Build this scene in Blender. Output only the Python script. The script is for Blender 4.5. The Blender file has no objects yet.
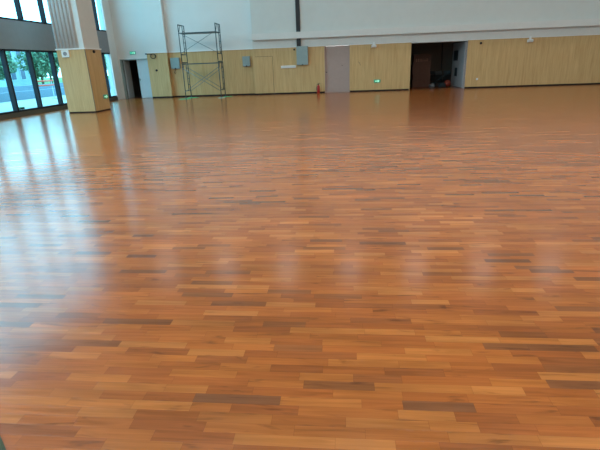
import bpy, bmesh, math, random
from mathutils import Vector, Matrix, noise
random.seed(7)
PI = math.pi
scn = bpy.context.scene
col = scn.collection

# ------------------------------------------------------------ materials
def new_mat(name):
    m = bpy.data.materials.new(name); m.use_nodes = True
    nt = m.node_tree
    return m, nt, nt.nodes['Principled BSDF']

def lin(c):
    return tuple(((v / 255) / 12.92 if v / 255 <= .04045 else ((v / 255 + .055) / 1.055) ** 2.4) for v in c) + (1,)

def N(nt, t, **kw):
    n = nt.nodes.new(t)
    for k, v in kw.items():
        setattr(n, k, v)
    return n

def simple(name, rgb, rough=.6, metal=0, noise_amt=.06, scale=6, bump=0, stretch=(1, 1, 1)):
    m, nt, b = new_mat(name)
    tc = N(nt, 'ShaderNodeTexCoord'); mp = N(nt, 'ShaderNodeMapping'); mp.inputs['Scale'].default_value = stretch
    nz = N(nt, 'ShaderNodeTexNoise'); nz.inputs['Scale'].default_value = scale; nz.inputs['Detail'].default_value = 4
    nt.links.new(tc.outputs['Object'], mp.inputs[0]); nt.links.new(mp.outputs[0], nz.inputs[0])
    cr = N(nt, 'ShaderNodeValToRGB'); c = lin(rgb)
    cr.color_ramp.elements[0].position = .3; cr.color_ramp.elements[1].position = .7
    cr.color_ramp.elements[0].color = tuple(v * (1 - noise_amt) for v in c[:3]) + (1,)
    cr.color_ramp.elements[1].color = tuple(min(1, v * (1 + noise_amt)) for v in c[:3]) + (1,)
    nt.links.new(nz.outputs[0], cr.inputs[0]); nt.links.new(cr.outputs[0], b.inputs['Base Color'])
    b.inputs['Roughness'].default_value = rough; b.inputs['Metallic'].default_value = metal
    if bump:
        bp = N(nt, 'ShaderNodeBump'); bp.inputs['Strength'].default_value = bump
        nt.links.new(nz.outputs[0], bp.inputs['Height']); nt.links.new(bp.outputs[0], b.inputs['Normal'])
    return m

def mat_wood_panel():
    m, nt, b = new_mat('oak_veneer')
    tc = N(nt, 'ShaderNodeTexCoord')
    mp = N(nt, 'ShaderNodeMapping'); mp.inputs['Scale'].default_value = (9, 9, .55)
    mp2 = N(nt, 'ShaderNodeMapping'); mp2.inputs['Scale'].default_value = (40, 40, 1.5)
    nt.links.new(tc.outputs['Object'], mp.inputs[0]); nt.links.new(tc.outputs['Object'], mp2.inputs[0])
    n1 = N(nt, 'ShaderNodeTexNoise'); n1.inputs['Scale'].default_value = 1.2; n1.inputs['Detail'].default_value = 6; n1.inputs['Distortion'].default_value = .5
    n2 = N(nt, 'ShaderNodeTexNoise'); n2.inputs['Scale'].default_value = 1; n2.inputs['Detail'].default_value = 3
    nt.links.new(mp.outputs[0], n1.inputs[0]); nt.links.new(mp2.outputs[0], n2.inputs[0])
    ad = N(nt, 'ShaderNodeMath', operation='ADD'); nt.links.new(n1.outputs[0], ad.inputs[0]); nt.links.new(n2.outputs[0], ad.inputs[1])
    hf = N(nt, 'ShaderNodeMath', operation='MULTIPLY'); hf.inputs[1].default_value = .5; nt.links.new(ad.outputs[0], hf.inputs[0])
    cr = N(nt, 'ShaderNodeValToRGB')
    e = cr.color_ramp.elements
    e[0].position = .32; e[0].color = lin(WOOD_D); e[1].position = .68; e[1].color = lin(WOOD_L)
    nt.links.new(hf.outputs[0], cr.inputs[0]); nt.links.new(cr.outputs[0], b.inputs['Base Color'])
    b.inputs['Roughness'].default_value = .5
    return m
WOOD_D = (188, 149, 94); WOOD_L = (212, 176, 122)

def mat_floor():
    m, nt, b = new_mat('strip_parquet'); L = nt.links
    tc = N(nt, 'ShaderNodeTexCoord'); sp = N(nt, 'ShaderNodeSeparateXYZ'); L.new(tc.outputs['Object'], sp.inputs[0])
    def math_(op, a, b_=None, c=None):
        n = N(nt, 'ShaderNodeMath', operation=op)
        for i, v in enumerate((a, b_, c)):
            if v is None: continue
            if isinstance(v, (int, float)): n.inputs[i].default_value = v
            else: L.new(v, n.inputs[i])
        return n.outputs[0]
    yw = math_('DIVIDE', sp.outputs[1], .064)
    row = math_('FLOOR', yw); fy = math_('FRACT', yw)
    w = math_('ADD', math_('DIVIDE', sp.outputs[0], .34), math_('MULTIPLY', row, 37.317))
    vor = N(nt, 'ShaderNodeTexVoronoi', voronoi_dimensions='1D', feature='F1'); vor.inputs['Scale'].default_value = 1
    L.new(w, vor.inputs['W'])
    ved = N(nt, 'ShaderNodeTexVoronoi', voronoi_dimensions='1D', feature='DISTANCE_TO_EDGE'); ved.inputs['Scale'].default_value = 1
    L.new(w, ved.inputs['W'])
    sc = N(nt, 'ShaderNodeSeparateColor'); L.new(vor.outputs['Color'], sc.inputs[0])
    cr = N(nt, 'ShaderNodeValToRGB'); el = cr.color_ramp.elements
    cols = [(0, FL[0]), (.045, FL[1]), (.13, FL[2]), (.34, FL[3]), (.55, FL[4]), (.8, FL[5]), (1, FL[6])]
    el[0].position = 0; el[0].color = lin(cols[0][1]); el[1].position = 1; el[1].color = lin(cols[-1][1])
    for p, c in cols[1:-1]:
        x = el.new(p); x.color = lin(c)
    L.new(sc.outputs[0], cr.inputs[0])
    # grain: long streaks, shifted for every board
    cx = N(nt, 'ShaderNodeCombineXYZ')
    L.new(math_('MULTIPLY', sp.outputs[0], 2.2), cx.inputs[0]); L.new(math_('MULTIPLY', sp.outputs[1], 38), cx.inputs[1])
    L.new(math_('MULTIPLY', sc.outputs[1], 50), cx.inputs[2])
    g = N(nt, 'ShaderNodeTexNoise'); g.inputs['Scale'].default_value = 1; g.inputs['Detail'].default_value = 5; g.inputs['Distortion'].default_value = .8
    L.new(cx.outputs[0], g.inputs[0])
    gr = N(nt, 'ShaderNodeMapRange'); gr.inputs[1].default_value = .25; gr.inputs[2].default_value = .75; gr.inputs[3].default_value = .76; gr.inputs[4].default_value = 1.2
    L.new(g.outputs[0], gr.inputs[0])
    # dark heartwood streaks on some boards
    cx2 = N(nt, 'ShaderNodeCombineXYZ')
    L.new(math_('MULTIPLY', sp.outputs[0], 2.6), cx2.inputs[0]); L.new(math_('MULTIPLY', sp.outputs[1], 16), cx2.inputs[1])
    L.new(math_('MULTIPLY', sc.outputs[2], 90), cx2.inputs[2])
    g2 = N(nt, 'ShaderNodeTexNoise'); g2.inputs['Scale'].default_value = 1; g2.inputs['Detail'].default_value = 3; g2.inputs['Distortion'].default_value = 1.2
    L.new(cx2.outputs[0], g2.inputs[0])
    hs = N(nt, 'ShaderNodeMapRange'); hs.inputs[1].default_value = .60; hs.inputs[2].default_value = .74; hs.inputs[3].default_value = 0; hs.inputs[4].default_value = .6
    L.new(g2.outputs[0], hs.inputs[0])
    mul = N(nt, 'ShaderNodeMix', data_type='RGBA', blend_type='MULTIPLY'); mul.inputs[0].default_value = 1
    L.new(cr.outputs[0], mul.inputs[6]); L.new(gr.outputs[0], mul.inputs[7])
    mx = N(nt, 'ShaderNodeMix', data_type='RGBA'); L.new(hs.outputs[0], mx.inputs[0]); L.new(mul.outputs[2], mx.inputs[6]); mx.inputs[7].default_value = lin((84, 50, 28))
    # broad streaks running with the boards
    cx3 = N(nt, 'ShaderNodeCombineXYZ')
    L.new(math_('MULTIPLY', sp.outputs[0], .8), cx3.inputs[0]); L.new(math_('MULTIPLY', row, .45), cx3.inputs[1])
    g3 = N(nt, 'ShaderNodeTexNoise'); g3.inputs['Scale'].default_value = 1; g3.inputs['Detail'].default_value = 3
    L.new(cx3.outputs[0], g3.inputs[0])
    br = N(nt, 'ShaderNodeMapRange'); br.inputs[1].default_value = .3; br.inputs[2].default_value = .7; br.inputs[3].default_value = .80; br.inputs[4].default_value = 1.18
    L.new(g3.outputs[0], br.inputs[0])
    mb = N(nt, 'ShaderNodeMix', data_type='RGBA', blend_type='MULTIPLY'); mb.inputs[0].default_value = 1
    cx4 = N(nt, 'ShaderNodeCombineXYZ')
    L.new(math_('MULTIPLY', sp.outputs[0], .3), cx4.inputs[0]); L.new(math_('MULTIPLY', row, .11), cx4.inputs[1])
    g4 = N(nt, 'ShaderNodeTexNoise'); g4.inputs['Scale'].default_value = 1; g4.inputs['Detail'].default_value = 4; g4.inputs['Roughness'].default_value = .65
    L.new(cx4.outputs[0], g4.inputs[0])
    b4 = N(nt, 'ShaderNodeMapRange'); b4.inputs[1].default_value = .3; b4.inputs[2].default_value = .7; b4.inputs[3].default_value = .84; b4.inputs[4].default_value = 1.18
    L.new(g4.outputs[0], b4.inputs[0])
    L.new(mx.outputs[2], mb.inputs[6]); L.new(math_('MULTIPLY', br.outputs[0], b4.outputs[0]), mb.inputs[7]); mx = mb
    # seams
    ey = math_('LESS_THAN', math_('MINIMUM', fy, math_('SUBTRACT', 1, fy)), .014)
    ex = math_('LESS_THAN', ved.outputs['Distance'], .0035)
    seam = math_('MULTIPLY', math_('MAXIMUM', ey, ex), .3)
    mx2 = N(nt, 'ShaderNodeMix', data_type='RGBA'); L.new(seam, mx2.inputs[0]); L.new(mx.outputs[2], mx2.inputs[6]); mx2.inputs[7].default_value = lin((80, 42, 22))
    L.new(mx2.outputs[2], b.inputs['Base Color'])
    rr = N(nt, 'ShaderNodeMapRange'); rr.inputs[3].default_value = F_ROUGH - .05; rr.inputs[4].default_value = F_ROUGH + .05
    L.new(g.outputs[0], rr.inputs[0]); L.new(rr.outputs[0], b.inputs['Roughness'])
    b.inputs['IOR'].default_value = F_IOR
    # boards lie very slightly out of level with each other
    bp = N(nt, 'ShaderNodeBump'); bp.inputs['Strength'].default_value = .12; bp.inputs['Distance'].default_value = .004
    L.new(math_('SUBTRACT', sc.outputs[1], math_('MULTIPLY', seam, 1.5)), bp.inputs['Height'])
    L.new(bp.outputs[0], b.inputs['Normal'])
    return m
FL = [(120, 74, 46), (134, 79, 42), (150, 82, 38), (160, 88, 39), (166, 93, 41), (171, 99, 44), (181, 111, 54)]
F_ROUGH = .185; F_IOR = 1.52

def mat_glass():
    m = bpy.data.materials.new('blue_window_glass'); m.use_nodes = True
    nt = m.node_tree; nt.nodes.clear(); L = nt.links
    o = N(nt, 'ShaderNodeOutputMaterial'); tr = N(nt, 'ShaderNodeBsdfTransparent'); gl = N(nt, 'ShaderNodeBsdfGlossy')
    tr.inputs[0].default_value = GLASS + (1,); gl.inputs['Roughness'].default_value = .02
    lw = N(nt, 'ShaderNodeLayerWeight'); pw = N(nt, 'ShaderNodeMath', operation='POWER'); pw.inputs[1].default_value = 4; L.new(lw.outputs['Facing'], pw.inputs[0])
    fr = N(nt, 'ShaderNodeMath', operation='MULTIPLY_ADD'); fr.inputs[1].default_value = .4; fr.inputs[2].default_value = .02; L.new(pw.outputs[0], fr.inputs[0])
    mx = N(nt, 'ShaderNodeMixShader'); L.new(fr.outputs[0], mx.inputs[0]); L.new(tr.outputs[0], mx.inputs[1]); L.new(gl.outputs[0], mx.inputs[2])
    L.new(mx.outputs[0], o.inputs[0])
    return m
GLASS = (.55, .89, 1.0)

def mat_emit(name, rgb, s):
    m, nt, b = new_mat(name)
    b.inputs['Base Color'].default_value = lin(rgb); b.inputs['Emission Color'].default_value = lin(rgb); b.inputs['Emission Strength'].default_value = s
    return m

M = {}
M['wood'] = mat_wood_panel()
M['floor'] = mat_floor()
M['glass'] = mat_glass()
M['white'] = simple('white_wall_paint', (222, 222, 218), .8, noise_amt=.015, scale=1.5)
M['panel'] = simple('pale_grey_fabric_panel', (206, 208, 202), .85, noise_amt=.02, scale=2)
M['ledge'] = simple('pale_painted_ledge', (216, 214, 208), .6, noise_amt=.02)
M['ceiling'] = simple('ceiling_paint', (225, 225, 222), .9, noise_amt=.02)
M['black'] = simple('black_metal', (22, 24, 28), .5, noise_amt=.2)
M['skirt'] = simple('black_skirting', (14, 12, 12), .8, noise_amt=.2)
M['mull'] = simple('dark_navy_aluminium', (10, 16, 28), .75, metal=0, noise_amt=.1)
M['spandrel'] = simple('grey_spandrel_cladding', (138, 142, 146), .6, noise_amt=.03)
M['plinth'] = simple('dark_stone_plinth', (84, 80, 72), .5, noise_amt=.1)
M['rib'] = simple('ribbed_white_cladding', (205, 208, 208), .6, noise_amt=.02)
M['cream'] = simple('cream_column_paint', (212, 212, 206), .7, noise_amt=.02)
M['trim'] = simple('white_trim', (232, 232, 228), .5, noise_amt=.02)
M['door_lilac'] = simple('lilac_grey_door', (172, 148, 138), .55, noise_amt=.03)
M['door_blue'] = simple('pale_grey_blue_door', (190, 200, 204), .5, noise_amt=.02)
M['door_grey'] = simple('grey_store_door', (172, 158, 154), .5, noise_amt=.03)
M['box'] = simple('grey_enamel_steel', (142, 158, 156), .45, metal=.1, noise_amt=.04)
M['red'] = simple('red_enamel', (176, 30, 24), .35, noise_amt=.05)
M['steel'] = simple('blue_grey_steel_tube', (70, 88, 92), .45, metal=.5, noise_amt=.15, scale=12)
M['galv'] = simple('galvanised_tube', (120, 136, 138), .4, metal=.4, noise_amt=.1)
M['green_cloth'] = simple('green_cloth', (70, 180, 120), .9, noise_amt=.15, scale=14, bump=.5)
M['palegreen'] = simple('pale_green_cloth', (176, 208, 186), .9, noise_amt=.15, scale=14, bump=.5)
M['exit_green'] = mat_emit('exit_sign_green', (20, 150, 100), .3)
M['exit_teal'] = mat_emit('exit_sign_teal', (30, 176, 146), .5)
M['exit_white'] = mat_emit('exit_sign_white', (170, 240, 205), .6)
M['lamp'] = mat_emit('lamp_diffuser', (255, 250, 240), 1)
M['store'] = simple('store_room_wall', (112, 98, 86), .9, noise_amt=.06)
M['carton'] = simple('brown_cardboard', (88, 60, 48), .85, noise_amt=.08)
M['print'] = simple('pale_carton_print', (170, 128, 106), .8)
M['orange'] = simple('orange_rubber', (150, 56, 34), .6, noise_amt=.1)
M['bag'] = simple('crumpled_pale_plastic', (96, 102, 104), .4, noise_amt=.2, bump=.4)
M['darkmat'] = simple('dark_green_rubber', (66, 72, 50), .9, noise_amt=.1)
M['terrace'] = simple('pale_terrace_paving', (150, 156, 156), .8, noise_amt=.05, scale=.8)
M['kerb'] = simple('grey_blue_kerb_stone', (104, 124, 140), .8, noise_amt=.06)
M['lawn'] = simple('lawn', (78, 120, 72), .95, noise_amt=.25, scale=2)
M['facade'] = simple('blue_grey_facade', (150, 180, 196), .8, noise_amt=.03)
M['facwin'] = simple('facade_window_glass', (52, 84, 116), .2, noise_amt=.15)
M['facband'] = simple('facade_band', (168, 190, 200), .8)
M['bark'] = simple('bark', (82, 70, 58), .9, noise_amt=.2)
M['leaf'] = simple('tree_leaves', (92, 132, 104), .7, noise_amt=.35, scale=1.3)
M['leaf2'] = simple('pale_tree_leaves', (134, 164, 132), .7, noise_amt=.3, scale=1.3)
M['barrier'] = simple('orange_red_barrier_plastic', (216, 84, 58), .5)

# ------------------------------------------------------------ mesh helpers
def bm_box(bm, x0, x1, y0, y1, z0, z1, bev=0):
    r = bmesh.ops.create_cube(bm, size=1)
    vs = r['verts']
    bmesh.ops.scale(bm, vec=(x1 - x0, y1 - y0, z1 - z0), verts=vs)
    bmesh.ops.translate(bm, vec=((x0 + x1) / 2, (y0 + y1) / 2, (z0 + z1) / 2), verts=vs)
    if bev:
        es = list({e for v in vs for e in v.link_edges})
        bmesh.ops.bevel(bm, geom=es, offset=bev, segments=2, affect='EDGES', profile=.7)

def bm_tube(bm, pts, r, seg=8, caps=True):
    pts = [Vector(p) for p in pts]
    rings = []
    for i, p in enumerate(pts):
        if i == 0: d = pts[1] - p
        elif i == len(pts) - 1: d = p - pts[-2]
        else: d = (pts[i + 1] - pts[i - 1])
        d.normalize()
        up = Vector((0, 0, 1)) if abs(d.z) < .9 else Vector((1, 0, 0))
        a = d.cross(up).normalized(); b = d.cross(a).normalized()
        rr = r[i] if isinstance(r, (list, tuple)) else r
        rings.append([bm.verts.new(p + (a * math.cos(t) + b * math.sin(t)) * rr) for t in [2 * PI * k / seg for k in range(seg)]])
    for A, B in zip(rings, rings[1:]):
        for k in range(seg):
            bm.faces.new((A[k], A[(k + 1) % seg], B[(k + 1) % seg], B[k]))
    if caps:
        bm.faces.new(rings[0][::-1]); bm.faces.new(rings[-1])

def bm_lathe(bm, prof, seg=20, loc=(0, 0, 0), axis='z'):
    rings = []
    for r, z in prof:
        rg = []
        for k in range(seg):
            t = 2 * PI * k / seg
            v = (r * math.cos(t), r * math.sin(t), z) if axis == 'z' else (r * math.cos(t), -z, r * math.sin(t))
            rg.append(bm.verts.new(Vector(v) + Vector(loc)))
        rings.append(rg)
    for A, B in zip(rings, rings[1:]):
        for k in range(seg):
            bm.faces.new((A[k], A[(k + 1) % seg], B[(k + 1) % seg], B[k]))
    bm.faces.new(rings[0][::-1]); bm.faces.new(rings[-1])

def bm_poly(bm, pts2, y0, y1):
    """prism from an (x,z) outline between two y"""
    a = [bm.verts.new((x, y0, z)) for x, z in pts2]; b = [bm.verts.new((x, y1, z)) for x, z in pts2]
    n = len(a)
    bm.faces.new(a); bm.faces.new(b[::-1])
    for k in range(n): bm.faces.new((a[k], b[k], b[(k + 1) % n], a[(k + 1) % n]))

def link(name, bm, mat, parent=None, loc=None, smooth=False):
    bmesh.ops.recalc_face_normals(bm, faces=bm.faces)
    me = bpy.data.meshes.new(name); bm.to_mesh(me); bm.free()
    me.materials.append(M[mat])
    if smooth:
        for p in me.polygons: p.use_smooth = True
    o = bpy.data.objects.new(name, me); col.objects.link(o)
    if parent: o.parent = parent
    if loc: o.location = loc
    return o

def boxes(name, bl, mat, parent=None, loc=None, bev=0):
    bm = bmesh.new()
    for b in bl: bm_box(bm, *b, bev=bev)
    return link(name, bm, mat, parent, loc)

def struct(o):
    o['kind'] = 'structure'; return o

def tag(o, label, cat, group=None, kind=None):
    o['label'] = label; o['category'] = cat
    if group: o['group'] = group
    if kind: o['kind'] = kind
    return o

def thing(name, label, cat, loc=(0, 0, 0), rz=0, group=None):
    o = bpy.data.objects.new(name, None); col.objects.link(o); o.empty_display_size = .1
    o.location = loc; o.rotation_euler = (0, 0, rz)
    return tag(o, label, cat, group)

def copy_tree(o, parent=None):
    c = o.copy(); col.objects.link(c)
    if parent: c.parent = parent
    for ch in list(o.children): copy_tree(ch, c)
    return c

# ------------------------------------------------------------ room shell
XL, XR, YB, YR, ZC, H = -12.76, 17.0, 26.06, -7.0, 10.0, 2.41
XO0, XO1 = 3.54, 6.42      # open store doorway
struct(boxes('floor', [(XL - .3, XR + .2, YR - .2, YB + .5, -.2, 0), (XO0 - .5, XO1 + 1.0, YB + .5, 30.2, -.2, 0)], 'floor'))
struct(boxes('ceiling', [(XL - .3, XR + .2, YR - .2, YB + .5, ZC, ZC + .2)], 'ceiling'))
struct(boxes('wall_right', [(XR, XR + .2, YR, YB + .5, 0, ZC)], 'white'))
struct(boxes('wall_rear', [(XL, XR, YR - .2, YR, 0, ZC)], 'white'))

R = .30   # depth of the recess beside the pier
struct(boxes('wall_lintel', [(XL, -10.98, YB + .16, YB + .5, 2.13, ZC), (XL, -12.66, YB + .16, YB + .5, 0, 2.13)], 'white'))
wp = struct(boxes('wall_pier', [(-10.98, -9.82, YB + .02, YB + .5, 0, ZC)], 'white'))
boxes('upper_facing', [(-10.98, -9.80, YB, YB + .02, H, ZC)], 'white', wp)
wr = struct(boxes('wall_recess', [(-9.80, -4.97, YB + R, YB + .5, 0, ZC)], 'white'))
wb = struct(boxes('wall_back', [
    (-4.95, -1.05, YB + .02, YB + .5, 0, ZC),
    (-1.05, .30, YB + .02, YB + .5, H, ZC),
    (.30, XO0, YB + .02, YB + .5, 0, ZC),
    (XO0, XO1, YB + .02, YB + .5, H - .03, ZC),
    (XO1, XR, YB + .02, YB + .5, 0, ZC)], 'white'))
SK = .075
def wains(x0, x1, y, par, dy=.02):
    boxes('wainscot_panel', [(x0, x1, y, y + dy, SK, H)], 'wood', par, bev=.004)
    boxes('skirting', [(x0 + .005, x1 - .005, y + .006, y + dy, 0, SK)], 'skirt', par)
wains(-10.98, -9.82, YB, wp)
boxes('wainscot_panel', [(-9.82, -9.80, YB, YB + R, SK, H)], 'wood', wp)
boxes('skirting', [(-9.818, -9.806, YB + .01, YB + R, 0, SK)], 'skirt', wp)
wains(-9.80, -4.97, YB + R - .02, wr)
boxes('wainscot_panel', [(-4.97, -4.95, YB, YB + R, SK, H)], 'wood', wb)
wains(-4.95, -3.895, YB, wb); wains(-3.895, -1.05, YB, wb); wains(.30, XO0, YB, wb); wains(XO1, XR, YB, wb)
# white capping above the wainscot
boxes('capping', [(-11.0, -9.79, YB - .025, YB, H, H + .045), (-9.79, -9.77, YB - .025, YB + R, H, H + .045)], 'trim', wp)
boxes('capping', [(-9.77, -4.97, YB + R - .045, YB + R, H, H + .045)], 'trim', wr)
boxes('lower_band', [(-4.95, XR, YB - .005, YB + .02, H + .005, 2.84)], 'ledge', wb)
boxes('sill', [(-4.95, -2.56, YB - .02, YB, H, H + .02), (-1.92, -1.05, YB - .02, YB, H, H + .02), (.30, XR, YB - .02, YB, H, H + .02)], 'trim', wb)
boxes('edge_strip', [(XO0 - .03, XO0, YB - .004, YB + .16, 0, H)], 'wood', wb)
boxes('edge_strip', [(XO1, XO1 + .02, YB - .004, YB + .16, 0, H)], 'door_grey', wb)
# two big pale acoustic panels over a deep ledge, dark slot between
ap = struct(boxes('trim_1', [(-4.93, -2.53, YB - .10, YB + .02, 3.16, 9.6)], 'panel'))
struct(boxes('trim_2', [(-2.30, XR, YB - .10, YB + .02, 3.16, 9.6)], 'panel'))
struct(boxes('trim_3', [(-4.93, XR, YB - .24, YB - .17, 2.84, 3.16), (-4.93, -2.53, YB - .17, YB + .02, 2.84, 3.155), (-2.30, XR, YB - .17, YB + .02, 2.84, 3.155)], 'ledge'))

# flush lilac door and hidden jib door
d = struct(boxes('door_1', [(-1.02, .27, YB + .09, YB + .13, 0, H - .01)], 'door_lilac'))
boxes('door_frame', [(-1.05, -1.02, YB, YB + .16, 0, H), (.27, .30, YB, YB + .16, 0, H)], 'door_lilac', d)
bm = bmesh.new(); bm_lathe(bm, [(.025, 0), (.025, .03), (.012, .035), (.012, .06)], 10, (-.97, YB + .09, 1.08), 'y'); bm_box(bm, -1.0, -.9, YB + .02, YB + .035, 1.07, 1.09)
link('door_handle', bm, 'black', d)
bm = bmesh.new(); bm_lathe(bm, [(.02, 0), (.02, .015)], 10, (-.1, YB + .09, 1.4), 'y'); link('lock', bm, 'black', d)
d = struct(boxes('door_2', [(-4.86, -3.90, YB - .012, YB, SK, 2.0)], 'wood', bev=.003))
boxes('door_gap', [(-3.90, -3.885, YB - .002, YB + .001, SK, 2.01), (-4.86, -3.885, YB - .002, YB + .001, 2.0, 2.012)], 'skirt', d)

# double door beside the pier, left leaf open onto a dark passage
d = struct(boxes('door_3', [(-11.70, -10.985, YB + .20, YB + .245, .01, 2.12)], 'door_blue', bev=.004))
boxes('door_frame', [(-12.66, -12.56, YB + .13, YB + .3, 0, 2.13), (-11.02, -10.98, YB + .15, YB + .3, 0, 2.13), (-12.66, -10.98, YB + .13, YB + .3, 2.10, 2.15)], 'box', d)
bm = bmesh.new(); bm_box(bm, -11.67, -11.64, YB + .19, YB + .2, .95, 1.12); bm_tube(bm, [(-11.655, YB + .2, 1.05), (-11.655, YB + .13, 1.05), (-11.56, YB + .13, 1.05)], .01)
link('door_handle', bm, 'black', d)
boxes('open_leaf', [(-12.54, -12.495, YB + .30, YB + 1.0, .01, 2.10)], 'door_blue', d)
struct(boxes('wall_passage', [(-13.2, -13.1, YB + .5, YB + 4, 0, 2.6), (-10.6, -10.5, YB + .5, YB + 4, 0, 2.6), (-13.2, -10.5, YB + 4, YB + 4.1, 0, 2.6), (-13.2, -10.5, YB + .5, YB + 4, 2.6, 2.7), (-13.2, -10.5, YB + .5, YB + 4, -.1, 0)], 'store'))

# store room
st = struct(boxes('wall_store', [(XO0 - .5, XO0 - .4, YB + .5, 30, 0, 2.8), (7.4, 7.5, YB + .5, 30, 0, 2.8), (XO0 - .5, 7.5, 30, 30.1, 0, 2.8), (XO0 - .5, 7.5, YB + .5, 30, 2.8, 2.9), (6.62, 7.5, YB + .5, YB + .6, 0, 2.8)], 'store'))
d = struct(boxes('door_4', [(XO1 - .06, XO1 - .01, YB + .2, YB + 3.0, .02, H - .06)], 'door_grey', bev=.004))
boxes('vision_panel', [(XO1 - .068, XO1 - .058, YB + 1.65, YB + 2.65, 1.42, 1.96)], 'black', d)
bm = bmesh.new(); bm_box(bm, XO1 - .075, XO1 - .058, YB + 1.62, YB + 2.15, .58, 1.04, .004); bm_tube(bm, [(XO1 - .06, YB + 1.85, .66), (XO1 - .12, YB + 1.85, .66), (XO1 - .12, YB + 1.85, .98), (XO1 - .06, YB + 1.85, .98)], .012)
link('pull_handle', bm, 'black', d)
boxes('door_frame', [(XO1 - .01, XO1 + .02, YB + .16, YB + .5, 0, H - .03)], 'door_grey', d)

# ------------------------------------------------------------ glazed left wall
X0, X1 = XL - .16, XL + .06
YE = 25.42
wl = struct(boxes('wall_left', [(XL - .3, XL, YE, YB + .5, 0, ZC), (XL - .25, XL, YR, YE, 9.2, ZC)], 'white'))
boxes('spandrel', [(XL - .2, XL, YR, YE, 2.50, 3.56)], 'spandrel', wl)
boxes('plinth', [(XL - .2, XL + .01, YR, YE, 0, .17)], 'plinth', wl)
ys = [24.62 - 1.5 * k for k in range(22)]
def window(name, z0, z1):
    w = struct(boxes(name, [(XL - .16, XL - .02, YR, YE, z0, z0 + .07), (XL - .16, XL - .02, YR, YE, z1 - .07, z1), (XL - .16, XL - .02, YR, YR + .06, z0, z1)], 'mull'))
    for y in ys:
        if y > YR: boxes('mullion', [(XL - .16, XL + .03, y - .05, y + .05, z0, z1)], 'mull', w)
    e = [YE] + ys
    for a, b in zip(e[1:], e):
        if a > YR: boxes('pane', [(XL - .10, XL - .08, a, b, z0 + .05, z1 - .05)], 'glass', w)
    return w
window('window_1', .17, 2.50)
window('window_2', 3.56, 9.20)

# ------------------------------------------------------------ square column
cx0, cx1, cy0, cy1 = -11.23, -10.06, 18.03, 19.26
c = struct(boxes('wall_column', [(cx0 + .02, cx1 - .02, cy0 + .02, cy1 - .02, 0, ZC)], 'cream'))
boxes('wainscot_panel', [(cx0, cx1 - .001, cy0, cy0 + .02, .05, H)], 'wood', c, bev=.004)
boxes('wainscot_panel', [(cx1 - .02, cx1, cy0 + .002, cy1, .05, H)], 'wood', c, bev=.004)
boxes('wainscot_panel', [(cx0, cx0 + .02, cy0 + .02, cy1, .05, H)], 'wood', c)
boxes('wainscot_panel', [(cx0, cx1, cy1 - .02, cy1, .05, H)], 'wood', c)
boxes('corner_bead', [(cx1 - .012, cx1 + .004, cy0 - .004, cy0 + .012, .05, H)], 'plinth', c)
boxes('skirting', [(cx0 + .01, cx1 - .01, cy0 + .01, cy1 - .01, 0, .05)], 'skirt', c)
boxes('capping', [(cx0 - .03, cx1 + .03, cy0 - .03, cy1 + .03, H, H + .05)], 'trim', c, bev=.006)
bm = bmesh.new()
x = cx0 + .02
bm_box(bm, cx0 + .02, cx1 - .24, cy0 - .005, cy0 + .02, H + .05, ZC)
for k in range(6):
    xa = cx0 + .05 + k * .15
    bm_tube(bm, [(xa + .045, cy0 + .0, H + .05), (xa + .045, cy0 + .0, ZC)], .05, 12)
link('ribbed_cladding', bm, 'rib', c, smooth=True)

# ------------------------------------------------------------ exit signs
def running_arrow(x0, z0, s, y):
    return [(x0 + a * s, z0 + b * s) for a, b in [(-1, .22), (.15, .22), (.15, .62), (1, 0), (.15, -.62), (.15, -.22), (-1, -.22)]]
def exit_sign(name, loc, w, h, label, mat, rz=0, arrow=True, group=None):
    t = thing(name, label, 'exit sign', loc, rz)
    boxes('housing', [(-w / 2, w / 2, 0, .03, -h / 2, h / 2)], 'box', t, bev=.005)
    boxes('face', [(-w / 2 + .012, w / 2 - .012, -.006, .0, -h / 2 + .012, h / 2 - .012)], mat, t)
    bm = bmesh.new()
    if arrow:
        bm_poly(bm, running_arrow(0, 0, w * .36, 0), -.010, -.0055)
        link('arrow', bm, 'exit_white', t)
    else:
        # running figure in a doorway
        bm_box(bm, .06, .13, -.010, -.0055, -h * .32, h * .32)
        bm_poly(bm, [(-.02, .03), (.02, .03), (.0, -.01), (.035, -.045), (.015, -.05), (-.015, -.015), (-.05, -.045), (-.06, -.03), (-.03, 0)], -.010, -.0055)
        bm_box(bm, -.13, -.08, -.010, -.0055, -.01, .01)
        link('pictogram', bm, 'exit_white', t)
    return t
exit_sign('exit_sign', (-11.83, YB + .13, 2.47), .34, .17, 'small glowing teal exit sign on the white wall above the half-open double door', 'exit_teal', arrow=False)
exit_sign('exit_sign', (1.80, YB - .03, .53), .36, .17, 'green arrow exit sign low on the wood between lilac door and store', 'exit_green')
exit_sign('exit_sign', (cx1 + .03, 18.98, .56), .36, .17, 'green arrow exit sign low on the right side of the square column', 'exit_green', rz=PI / 2)

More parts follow.
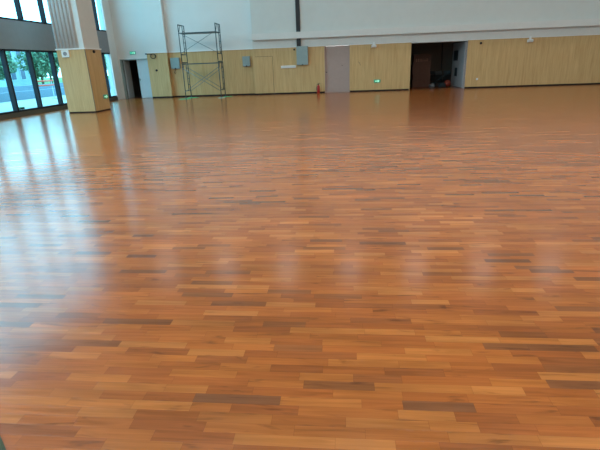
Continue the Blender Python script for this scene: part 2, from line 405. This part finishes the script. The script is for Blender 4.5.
# ------------------------------------------------------------ wall fittings
def cabinet(name, x0, x1, z0, z1, y, label, d=.16):
    t = thing(name, label, 'electrical box', ((x0 + x1) / 2, y, (z0 + z1) / 2))
    w, h = x1 - x0, z1 - z0
    boxes('body', [(-w / 2, w / 2, -d, 0, -h / 2, h / 2)], 'box', t, bev=.008)
    boxes('cover', [(-w / 2 + .02, w / 2 - .02, -d - .012, -d, -h / 2 + .03, h / 2 - .02)], 'box', t, bev=.004)
    bm = bmesh.new(); bm_box(bm, -.035, .035, -d - .025, -d, -h / 2 - .01, -h / 2 + .05, .005)
    link('latch', bm, 'black', t)
    return t
cabinet('electrical_box', -9.72, -9.20, 1.55, 2.13, YB + R - .02, 'pale grey electrical box in the corner right of the pier, behind the scaffold', .14)
cabinet('electrical_box', -5.60, -5.18, 1.53, 2.06, YB + R - .02, 'small grey electrical box on the wood wall left of the hidden jib door', .12)
cabinet('electrical_box', -2.55, -1.93, 1.50, 2.45, YB - .006, 'largest grey electrical box, hanging under the black cable tray', .16)
bm = bmesh.new(); bm_tube(bm, [(-9.52, YB + R - .05, 1.56), (-9.53, YB + R - .07, 1.45), (-9.58, YB + R - .06, 1.36), (-9.55, YB + R - .05, 1.28)], .014)
tag(link('cable', bm, 'black', smooth=True), 'short black cable end dangling below the electrical box behind the scaffold', 'cable')
tag(boxes('cable_tray', [(-2.52, -2.31, YB - .155, YB - .022, 2.455, 9.6)], 'black'), 'black vertical cable tray rising from the largest grey electrical box behind the ledge', 'cable tray')
t = thing('wall_strip', 'narrow white strip fitting mounted on the wood wall left of the largest electrical box', 'wall fitting', (-3.03, YB, 1.43))
boxes('strip_body', [(-.41, .41, -.04, 0, -.065, .065)], 'trim', t, bev=.008)
boxes('strip_cover', [(-.38, .38, -.048, -.04, -.045, .045)], 'ledge', t)
def blob(name, loc, r, mat, label, cat, sc=(1, 1, 1)):
    bm = bmesh.new(); bm_lathe(bm, [(r, 0), (r, r * .5), (r * .8, r * .9), (r * .4, r * 1.15)], 14, (0, 0, 0), 'y')
    o = link(name, bm, mat, None, loc, True); return tag(o, label, cat)
blob('wall_sensor', (-2.68, YB, 2.30), .05, 'black', 'small dark round sensor on the wood just left of the largest electrical box', 'sensor')
blob('wall_outlet', (-10.52, YB, 1.50), .06, 'black', 'small dark round outlet in the middle of the wood pier beside the double door', 'outlet')
blob('wall_sensor', (7.09, YB, 2.24), .06, 'black', 'small dark round hole cover high on the wood right of the open store', 'sensor')
blob('wall_socket', (7.06, YB, .46), .055, 'trim', 'small white round socket low on the wood right of the open store', 'socket')
bm = bmesh.new(); bm_tube(bm, [(.78, YB - .004, 1.56), (.85, YB - .007, 1.46), (.88, YB - .004, 1.36)], .008, 5)  # thin raised tube stands for a scratch in the wood
tag(link('wood_scratch', bm, 'plinth'), 'thin short dark scratch on the wood panel just right of the lilac door', 'scratch')
b = blob('column_sensor', (cx1 + .0, 18.66, 2.33), .06, 'black', 'small dark round sensor near the top of the wood on the column right side', 'sensor'); b.rotation_euler = (0, 0, PI / 2)
# cable coil on the pier
bm = bmesh.new()
pts = [(-.28, -.02, .07), (-.2, -.03, .05), (-.1, -.04, .06)]
for k in range(26):
    a = PI * .6 - k * 2 * PI / 12; pts.append((.12 + math.cos(a) * (.17 - .002 * k), -.03 - .002 * k, -.06 + math.sin(a) * .12))
bm_tube(bm, pts, .016, 6); bm_box(bm, -.32, -.24, -.05, 0, .04, .1)
t = link('cable_coil', bm, 'black', None, (-10.72, YB, 2.31), True); tag(t, 'loop of black cable fixed at the top of the wood pier beside the double door', 'cable')
# twin emergency lights
def twin_light(x, z, label):
    t = thing('emergency_light', label, 'emergency light', (x, YB, z), 0)
    t.scale = (.68, .8, .95)
    boxes('bracket', [(-.07, .07, -.09, -.03, -.02, .16)], 'trim', t, bev=.01)
    bm = bmesh.new(); bm_box(bm, -.19, .19, -.12, 0, -.14, .0, .02); link('base', bm, 'trim', t)
    for s in (-1, 1):
        bm = bmesh.new(); bm_lathe(bm, [(.05, 0), (.085, .03), (.085, .09), (.06, .10)], 14, (s * .11, -.11, -.06), 'y')
        link('lamp_head', bm, 'ledge', t, smooth=True)
twin_light(1.58, 2.37, 'white twin-head emergency light above the green arrow sign between lilac door and store')
twin_light(9.52, 2.32, 'white twin-head emergency light on the long wood panel right of the open store')
# white square unit on the column
t = thing('wall_speaker', 'white square wall unit with a grey round centre at the top of the column front', 'wall unit', (-10.87, cy0, 2.27))
boxes('housing', [(-.15, .15, -.05, 0, -.13, .13)], 'trim', t, bev=.01)
bm = bmesh.new(); bm_lathe(bm, [(.075, 0), (.075, .01), (.05, .014)], 18, (0, -.05, 0), 'y'); link('grille', bm, 'spandrel', t)

# ------------------------------------------------------------ fire extinguisher
t = thing('fire_extinguisher', 'red fire extinguisher standing on the floor left of the lilac door', 'fire extinguisher', (-1.40, 25.82, 0))
bm = bmesh.new(); bm_lathe(bm, [(.07, 0), (.078, .01), (.078, .33), (.07, .38), (.045, .415), (.028, .43), (.028, .45)], 20); link('cylinder', bm, 'red', t, smooth=True)
bm = bmesh.new(); bm_lathe(bm, [(.03, .45), (.032, .48), (.015, .49)], 12); bm_box(bm, -.02, .11, -.012, .012, .485, .5); bm_box(bm, -.02, .10, -.012, .012, .525, .535); bm_box(bm, -.03, -.01, -.012, .012, .48, .535)
link('valve_handle', bm, 'black', t)
bm = bmesh.new(); bm_tube(bm, [(-.03, 0, .465), (-.09, -.01, .45), (-.105, -.02, .35), (-.10, -.02, .15)], [.01, .01, .011, .017]); link('hose', bm, 'black', t, smooth=True)

# ------------------------------------------------------------ scaffold tower
t = thing('scaffold_tower', 'two-tier steel tube scaffold tower with ladder frames and cross braces by the recessed wall', 'scaffold', (-7.49, 24.95, 0))
hx, hy = .97, .45
for s in (-1, 1):
    for tier in (0, 1):
        z0 = .06 + tier * 1.82; z1 = z0 + 1.80
        fr = None
        bm = bmesh.new()
        for q in (-1, 1): bm_tube(bm, [(s * hx, q * hy, z0), (s * hx, q * hy, z1)], .023)
        bm_tube(bm, [(s * hx, -hy, z1 - .02), (s * hx, hy, z1 - .02)], .024)
        bm_tube(bm, [(s * hx, -hy, z0 + .35), (s * hx, hy, z0 + .35)], .02)
        bm_tube(bm, [(s * hx, hy * .38, z0 + .35), (s * hx, hy * .38, z1 - .02)], .019)
        for zz in (.65, .95, 1.25, 1.5): bm_tube(bm, [(s * hx, hy * .38, z0 + zz), (s * hx, hy, z0 + zz)], .016)
        bm_tube(bm, [(s * hx, -hy, z1 - .45), (s * hx, -hy * .3, z1 - .02)], .016)
        link('ladder_frame', bm, 'steel', t, smooth=True)
for tier in (0, 1):
    z0 = .06 + tier * 1.82
    for q in ((-1, 1) if tier == 0 else (-1,)):
        for s in (-1, 1):
            bm = bmesh.new(); yy = q * (hy + .035 + .012 * s)
            zt = z0 + (1.5 if tier == 0 else 1.42); zb = z0 + .3 + (0 if tier == 0 else .1)
            bm_tube(bm, [(-s * hx, yy, zb), (s * hx, yy, zt)], .012); link('cross_brace', bm, 'galv', t, smooth=True)
for zz in (1.74, 3.24):
    boxes('platform', [(-hx, hx, -.02, hy - .05, zz, zz + .05), (-hx, hx, -hy + .06, -.05, zz, zz + .05)], 'steel', t)
for s in (-1, 1):
    for q in (-1, 1):
        bm = bmesh.new(); bm_lathe(bm, [(.07, .018), (.07, .03), (.03, .035), (.03, .10)], 12, (s * hx, q * hy, 0)); link('base_plate', bm, 'steel', t)
def cloth(loc, sx, sy, mat, label, seed, rz):
    random.seed(seed); bm = bmesh.new(); n = 24
    top = [bm.verts.new((0, 0, .016))]
    r1, r2 = [], []
    for k in range(n):
        a = 2 * PI * k / n; q = 1 + .22 * noise.noise((math.cos(a) * 1.5, math.sin(a) * 1.5, seed))
        r1.append(bm.verts.new((math.cos(a) * sx * .8 * q, math.sin(a) * sy * .8 * q, .014 + .004 * math.sin(5 * a))))
        r2.append(bm.verts.new((math.cos(a) * sx * q, math.sin(a) * sy * q, .001)))
    for k in range(n):
        bm.faces.new((top[0], r1[k], r1[(k + 1) % n])); bm.faces.new((r1[k], r2[k], r2[(k + 1) % n], r1[(k + 1) % n]))
    bm.faces.new(r2[::-1])
    o = link('floor_pad', bm, mat, None, loc); o.rotation_euler = (0, 0, rz); tag(o, label, 'floor pad', 'pads under the scaffold feet')
cloth((-8.50, 24.50, 0), .34, .24, 'green_cloth', 'bright green cloth pad under the scaffold left frame, nearer the camera', 1, .2)
cloth((-8.38, 25.40, 0), .34, .26, 'green_cloth', 'bright green cloth pad under the scaffold left frame, nearer the wall', 2, -.3)
cloth((-6.50, 24.50, 0), .22, .18, 'palegreen', 'pale green cloth pad under the scaffold right frame, nearer the camera', 3, .1)
cloth((-6.42, 25.40, 0), .28, .2, 'green_cloth', 'smaller green cloth pad under the scaffold right frame, nearer the wall', 4, .5)

# ------------------------------------------------------------ store room contents
def carton(x, y, z, w, d_, h, label, rz=0, prt=True):
    t = thing('cardboard_box', label, 'box', (x, y, z), rz, 'cartons in the open store')
    boxes('carton_body', [(-w / 2, w / 2, -d_ / 2, d_ / 2, 0, h)], 'carton', t, bev=.008)
    if prt:
        bm = bmesh.new(); random.seed(int(x * 100 + z * 10))
        xx = -w * .36
        while xx < w * .34:
            ww = random.uniform(.05, .09)
            bm_box(bm, xx, xx + ww, -d_ / 2 - .003, -d_ / 2 + .001, h * .42, h * .42 + .025)
            bm_box(bm, xx + ww * .4, xx + ww * .6, -d_ / 2 - .003, -d_ / 2 + .001, h * .36, h * .62)
            if random.random() < .6: bm_box(bm, xx, xx + ww * .9, -d_ / 2 - .003, -d_ / 2 + .001, h * .56, h * .60)
            xx += ww + .045
        link('print', bm, 'print', t)
carton(4.50, 28.6, 0, 1.02, .6, .40, 'bottom brown carton of the stack inside the dark store', .02, False)
carton(4.52, 28.62, .40, 1.00, .6, .38, 'second brown carton from the bottom inside the dark store', -.01, False)
carton(4.48, 28.6, .78, 1.02, .6, .42, 'third brown carton up in the stack inside the dark store', 0, False)
carton(4.50, 28.62, 1.20, 1.00, .6, .62, 'top carton with pale printed marks in the dark store', .01, True)
# folded steel chairs
def folded_chair(x, y, rz, label):
    t = thing('folding_chair', label, 'chair', (x, y, 0), rz, 'folded chairs in the open store')
    for s in (-1, 1):
        bm = bmesh.new(); bm_tube(bm, [(s * .2, -.02, .0), (s * .2, .06, .5), (s * .2, .10, .86)], .014); bm_tube(bm, [(s * .17, .22, .0), (s * .17, .10, .45), (s * .17, .03, .62)], .014)
        link('side_frame', bm, 'black', t, smooth=True)
    boxes('backrest', [(-.2, .2, .07, .10, .66, .86)], 'black', t, bev=.01)
    boxes('seat', [(-.18, .18, -.02, .02, .30, .64)], 'skirt', t, bev=.01)
    bm = bmesh.new(); bm_tube(bm, [(-.2, .02, .2), (.2, .02, .2)], .01); link('crossbar', bm, 'steel', t)
folded_chair(5.32, 29.4, .25, 'dark folded chair beside the cartons in the store')
folded_chair(5.70, 29.45, -.2, 'dark folded chair behind the orange ball in the store')
folded_chair(6.15, 29.42, -.5, 'dark folded chair nearest the grey open store door')
def coil(x, y, z, r, label, mat='black'):
    bm = bmesh.new(); pts = []
    for k in range(60):
        a = k * 2 * PI / 14; pts.append((math.cos(a) * r * (1 + .06 * math.sin(k * 1.7)), math.sin(a) * r * (1 + .05 * math.cos(k * 2.3)), .02 + k * .0035 + .01 * math.sin(k)))
    bm_tube(bm, pts, .014, 6); o = link('cable_coil', bm, mat, None, (x, y, z), True); tag(o, label, 'cable', 'cable coils in the open store')
coil(5.42, 28.25, 0, .24, 'black coil of cable on the store floor in front of the folded chairs')
coil(5.55, 27.5, 0, .2, 'steel-coloured coil of cable nearest the store doorway', 'steel')
t = thing('hand_trolley', 'dark tubular hand trolley tipped over between the cartons and the orange ball', 'trolley', (5.72, 28.88, 0), 0)
bm = bmesh.new()
for q in (-1, 1): bm_tube(bm, [(-.45, q * .18, .12), (.1, q * .18, .55), (.5, q * .18, .78), (.56, q * .18, .72)], .014, 6)
for k in range(4): bm_tube(bm, [(-.35 + k * .25, -.18, .2 + k * .18), (-.35 + k * .25, .18, .2 + k * .18)], .011, 6)
link('trolley_frame', bm, 'steel', t, smooth=True)
for q in (-1, 1):
    bm = bmesh.new(); bm_lathe(bm, [(.03, -.02), (.1, -.02), (.11, 0), (.1, .02), (.03, .02)], 16, (-.45, q * .23, .11), 'y'); link('wheel', bm, 'black', t, smooth=True)
bm = bmesh.new(); bmesh.ops.create_icosphere(bm, subdivisions=3, radius=.17)
for v in bm.verts: v.co *= 1 + .35 * noise.noise(v.co * 9); v.co.z = max(v.co.z * .8, -.11)
o = link('plastic_bag', bm, 'bag', None, (5.02, 27.6, .11), True); tag(o, 'pale crumpled plastic bag on the store floor left of the orange ball', 'bag')
bm = bmesh.new(); bmesh.ops.create_uvsphere(bm, u_segments=24, v_segments=16, radius=.19)
t = link('ball', bm, 'orange', None, (5.95, 28.0, .19), True); tag(t, 'orange-red ball on the floor of the dark store', 'ball')
bm = bmesh.new()
for ax in range(3):
    pts = [(math.cos(a) * .191, math.sin(a) * .191, 0) for a in [2 * PI * k / 24 for k in range(25)]]
    if ax == 1: pts = [(x, z, y) for x, y, z in pts]
    if ax == 2: pts = [(z, x, y) for x, y, z in pts]
    bm_tube(bm, pts, .004, 5, caps=False)
link('seam', bm, 'black', t)
bm = bmesh.new(); bm_tube(bm, [(5.93, 29.75, 0), (5.90, 29.94, 2.5)], .025); tag(link('pole', bm, 'black', smooth=True), 'tall thin dark pole leaning on the back wall of the store', 'pole')

# ------------------------------------------------------------ near floor mat corner (lower left) and plinth box
bm = bmesh.new(); pts = [(-1.72, 1.615), (-1.30, 1.25), (-1.9, .6), (-2.3, 1.0)]
a = [bm.verts.new((x, y, 0)) for x, y in pts]; b = [bm.verts.new((x, y, .01)) for x, y in pts]
bm.faces.new(a); bm.faces.new(b)
for k in range(4): bm.faces.new((a[k], a[(k + 1) % 4], b[(k + 1) % 4], b[k]))
tag(link('rubber_mat', bm, 'darkmat'), 'corner of a dark green-grey mat lying on the floor at the lower left edge', 'mat')
t = thing('terrace_box', 'small dark box with a greenish lid on the terrace just outside the left window mullion', 'box', (-14.0, 18.95, -.1))
boxes('box_body', [(-.12, .12, -.14, .14, 0, .30)], 'black', t, bev=.01)
boxes('box_lid', [(-.13, .13, -.15, .15, .30, .33)], 'lawn', t, bev=.006)

# ------------------------------------------------------------ outside
g = boxes('terrace', [(-120, XL - .3, -20, 150, -.3, -.1)], 'terrace'); struct(g)
g = boxes('lawn', [(-120, -28, -20, 150, -.1, -.06)], 'lawn'); struct(g)
t = boxes('kerb_wall', [(-22.4, -22.0, -5, 60, -.1, .45)], 'kerb', bev=.02); tag(t, 'long low grey-blue kerb wall across the terrace outside the windows', 'wall')
t = boxes('kerb_wall', [(-27.6, -27.2, -5, 90, -.1, .62)], 'kerb', bev=.02); tag(t, 'farther low grey-blue wall in front of the trees outside', 'wall')
# barrier
t = thing('barrier', 'orange-red railed barrier standing on the terrace outside the left windows', 'barrier', (-20, 29.9, -.1), PI / 2 - .35)
for z in (.90, 1.18):
    bm = bmesh.new(); bm_tube(bm, [(-.75, 0, z), (.75, 0, z)], .045); link('rail', bm, 'barrier', t, smooth=True)
for s in (-1, 1):
    bm = bmesh.new(); bm_tube(bm, [(s * .6, 0, 0), (s * .6, 0, 1.2)], .025); bm_box(bm, s * .6 - .04, s * .6 + .04, -.25, .25, 0, .05); link('post', bm, 'facband', t)

def building(x0, y0, y1, hgt, n, label):
    t = thing('apartment_building', label, 'building', (x0, y0, -.1), 0)
    L = y1 - y0
    boxes('facade', [(-12, 0, 0, L, 0, hgt)], 'facade', t)
    fl = int(hgt / 3)
    for k in range(fl):
        boxes('floor_band', [(-.1, .25, 0, L, k * 3 + 2.7, k * 3 + 2.95)], 'facband', t)
        for j in range(n):
            ya = L * (j + .22) / n; yb = L * (j + .78) / n
            f = boxes('window', [(-.05, .06, ya, yb, k * 3 + .8, k * 3 + 2.4)], 'facband', t)
            boxes('pane', [(.0, .09, ya + .12, yb - .12, k * 3 + .95, k * 3 + 2.25)], 'facwin', f)
    boxes('roof', [(-12.3, .4, -.3, L + .3, hgt, hgt + .5)], 'facband', t)
building(-46, 61.5, 67.5, 7.6, 3, 'tall blue-grey apartment block seen through the second lower window pane')
building(-62, 70, 88, 8, 5, 'wider blue-grey block farther off behind the trees outside')

def leaf_mesh(seed, rad, hz, n, size):
    random.seed(seed); bm = bmesh.new()
    cl = [(Vector((random.gauss(0, .45), random.gauss(0, .45), random.gauss(0, .5))), random.uniform(.35, .6)) for _ in range(16)]
    for _ in range(n):
        c, r = random.choice(cl)
        dv = Vector((random.gauss(0, 1), random.gauss(0, 1), random.gauss(0, 1))).normalized() * r * random.uniform(.55, 1)
        p = c + dv; p = Vector((p.x * rad, p.y * rad, p.z * hz))
        a = Vector((random.gauss(0, 1), random.gauss(0, 1), random.gauss(0, 1))).normalized(); b = a.cross(Vector((random.gauss(0, 1), random.gauss(0, 1), random.gauss(0, 1)))).normalized()
        s = size * random.uniform(.6, 1.3)
        bm.faces.new([bm.verts.new(p + a * s), bm.verts.new(p + b * s * .5), bm.verts.new(p - a * s), bm.verts.new(p - b * s * .5)])
    me = bpy.data.meshes.new('foliage'); bm.to_mesh(me); bm.free(); return me
fm = [leaf_mesh(11, 1.6, 1.7, 3800, .17), leaf_mesh(12, 1.5, 1.9, 3800, .15)]
fm[0].materials.append(M['leaf']); fm[1].materials.append(M['leaf2'])
tm = bmesh.new(); bm_tube(tm, [(0, 0, 0), (.06, .03, 1.5), (0, .1, 3.4)], [.14, .11, .05], 8)
bm_tube(tm, [(.03, .03, 1.7), (.5, .2, 2.7), (.8, .3, 3.3)], [.07, .05, .03], 6); bm_tube(tm, [(.03, .03, 1.9), (-.5, -.3, 2.8), (-.7, -.3, 3.5)], [.07, .05, .03], 6)
tr0 = link('trunk', tm, 'bark'); trunk_mesh = tr0.data; bpy.data.objects.remove(tr0)
spots = [(-30, 38.2, 1.0, 0), (-36, 40.0, .9, 1), (-30.5, 45.6, .95, 0), (-31, 51.5, .95, 0), (-37, 57, 1.0, 1), (-31.5, 57.2, 1.0, 1), (-34, 33.5, 1.0, 0), (-38, 64, 1.3, 0), (-36, 73, 1.25, 1), (-41, 84, 1.4, 0)]
for i, (x, y, s, k) in enumerate(spots):
    t = thing('tree', ['dark green leafy tree beyond the terrace wall outside the left windows', 'paler green leafy tree beyond the terrace wall outside the left windows'][k], 'tree', (x, y, -.1), i * 1.3, ['dark trees outside', 'pale trees outside'][k])
    t.scale = (s, s, s)
    o = bpy.data.objects.new('trunk', trunk_mesh); col.objects.link(o); o.parent = t
    o = bpy.data.objects.new('foliage', fm[k]); col.objects.link(o); o.parent = t; o.location = (0, 0, 3.0)

# ------------------------------------------------------------ unseen ceiling lamps (above the frame), added to light the hall
first = None
def lamp():
    t = thing('added_ceiling_lamp', 'unseen square white lamp added below the ceiling to light the hall', 'lamp', (0, 0, 0), 0, 'added ceiling lamps')
    boxes('added_lamp_housing', [(-LS / 2, LS / 2, -LS / 2, LS / 2, -.05, .08)], 'trim', t)
    return t
LS = 1.1
LW = 52
LY = [23.8, 8.9, 7.6, 6.2, -5]  # rows placed for their effect on floor brightness and reflections
ld = bpy.data.lights.new('added_lamp_data', 'AREA'); ld.shape = 'SQUARE'; ld.size = LS * .92; ld.energy = LW; ld.color = (1, .96, .84)
lb = ld.copy(); lb.energy = LW * .45; lb.color = (.88, .95, 1)
l0 = lamp()
for yy in LY:
    for k in range(8):
        xx = -10.6 + k * 3.65
        t = l0 if first is None else copy_tree(l0); first = t
        t.location = (xx, yy, 9.75)
        lo = bpy.data.objects.new('added_lamp_light', lb if yy > 20 else ld); col.objects.link(lo); lo.parent = t; lo.location = (0, 0, -.06)
# portals in the two bands of glazing guide the daylight
for z0, z1 in ((.2, 2.5), (3.6, 9.2)):
    pl = bpy.data.lights.new('daylight_portal', 'AREA'); pl.shape = 'RECTANGLE'; pl.size = YE - YR; pl.size_y = z1 - z0
    pl.cycles.is_portal = True
    po = bpy.data.objects.new('daylight_portal', pl); col.objects.link(po)
    po.location = (XL - .5, (YE + YR) / 2, (z0 + z1) / 2)
    po.rotation_euler = Matrix(((0, 0, -1), (1, 0, 0), (0, -1, 0))).to_euler() # -Z points to +X

# ------------------------------------------------------------ sky
w = bpy.data.worlds.new('overcast_sky'); scn.world = w; w.use_nodes = True
nt = w.node_tree; bg = nt.nodes['Background']
tc = N(nt, 'ShaderNodeTexCoord'); sp = N(nt, 'ShaderNodeSeparateXYZ'); nt.links.new(tc.outputs['Generated'], sp.inputs[0])
cr = N(nt, 'ShaderNodeValToRGB'); e = cr.color_ramp.elements
e[0].position = 0; e[0].color = (.88, .95, 1, 1); e[1].position = .6; e[1].color = (.72, .88, 1, 1)
nt.links.new(sp.outputs[2], cr.inputs[0])
nz = N(nt, 'ShaderNodeTexNoise'); nz.inputs['Scale'].default_value = 3; nt.links.new(tc.outputs['Generated'], nz.inputs[0])
mx = N(nt, 'ShaderNodeMix', data_type='RGBA'); nt.links.new(nz.outputs[0], mx.inputs[0]); nt.links.new(cr.outputs[0], mx.inputs[6]); mx.inputs[7].default_value = (.9, .97, 1, 1)
nt.links.new(mx.outputs[2], bg.inputs[0]); bg.inputs[1].default_value = 5.6

# ------------------------------------------------------------ camera
f, pitch, roll, yaw = 451.4, math.radians(19.72), math.radians(-2.164), math.radians(-5.971)
F = Vector((math.sin(yaw) * math.cos(pitch), math.cos(yaw) * math.cos(pitch), -math.sin(pitch)))
R0 = Vector((math.cos(yaw), -math.sin(yaw), 0)); U0 = R0.cross(F)
Rv = math.cos(roll) * R0 + math.sin(roll) * U0; Uv = -math.sin(roll) * R0 + math.cos(roll) * U0
cam = bpy.data.cameras.new('camera'); co = bpy.data.objects.new('camera', cam); col.objects.link(co)
cam.sensor_width = 36; cam.lens = f / 600 * 36; cam.clip_start = .05; cam.clip_end = 400
mtx = Matrix((Rv, Uv, -F)).transposed().to_4x4(); mtx.translation = Vector((0, 0, 1.6))
co.matrix_world = mtx
scn.camera = co
vs = scn.view_settings; vs.view_transform = 'Standard'; vs.look = 'None'; vs.exposure = 0; vs.gamma = 1; vs.use_curve_mapping = False
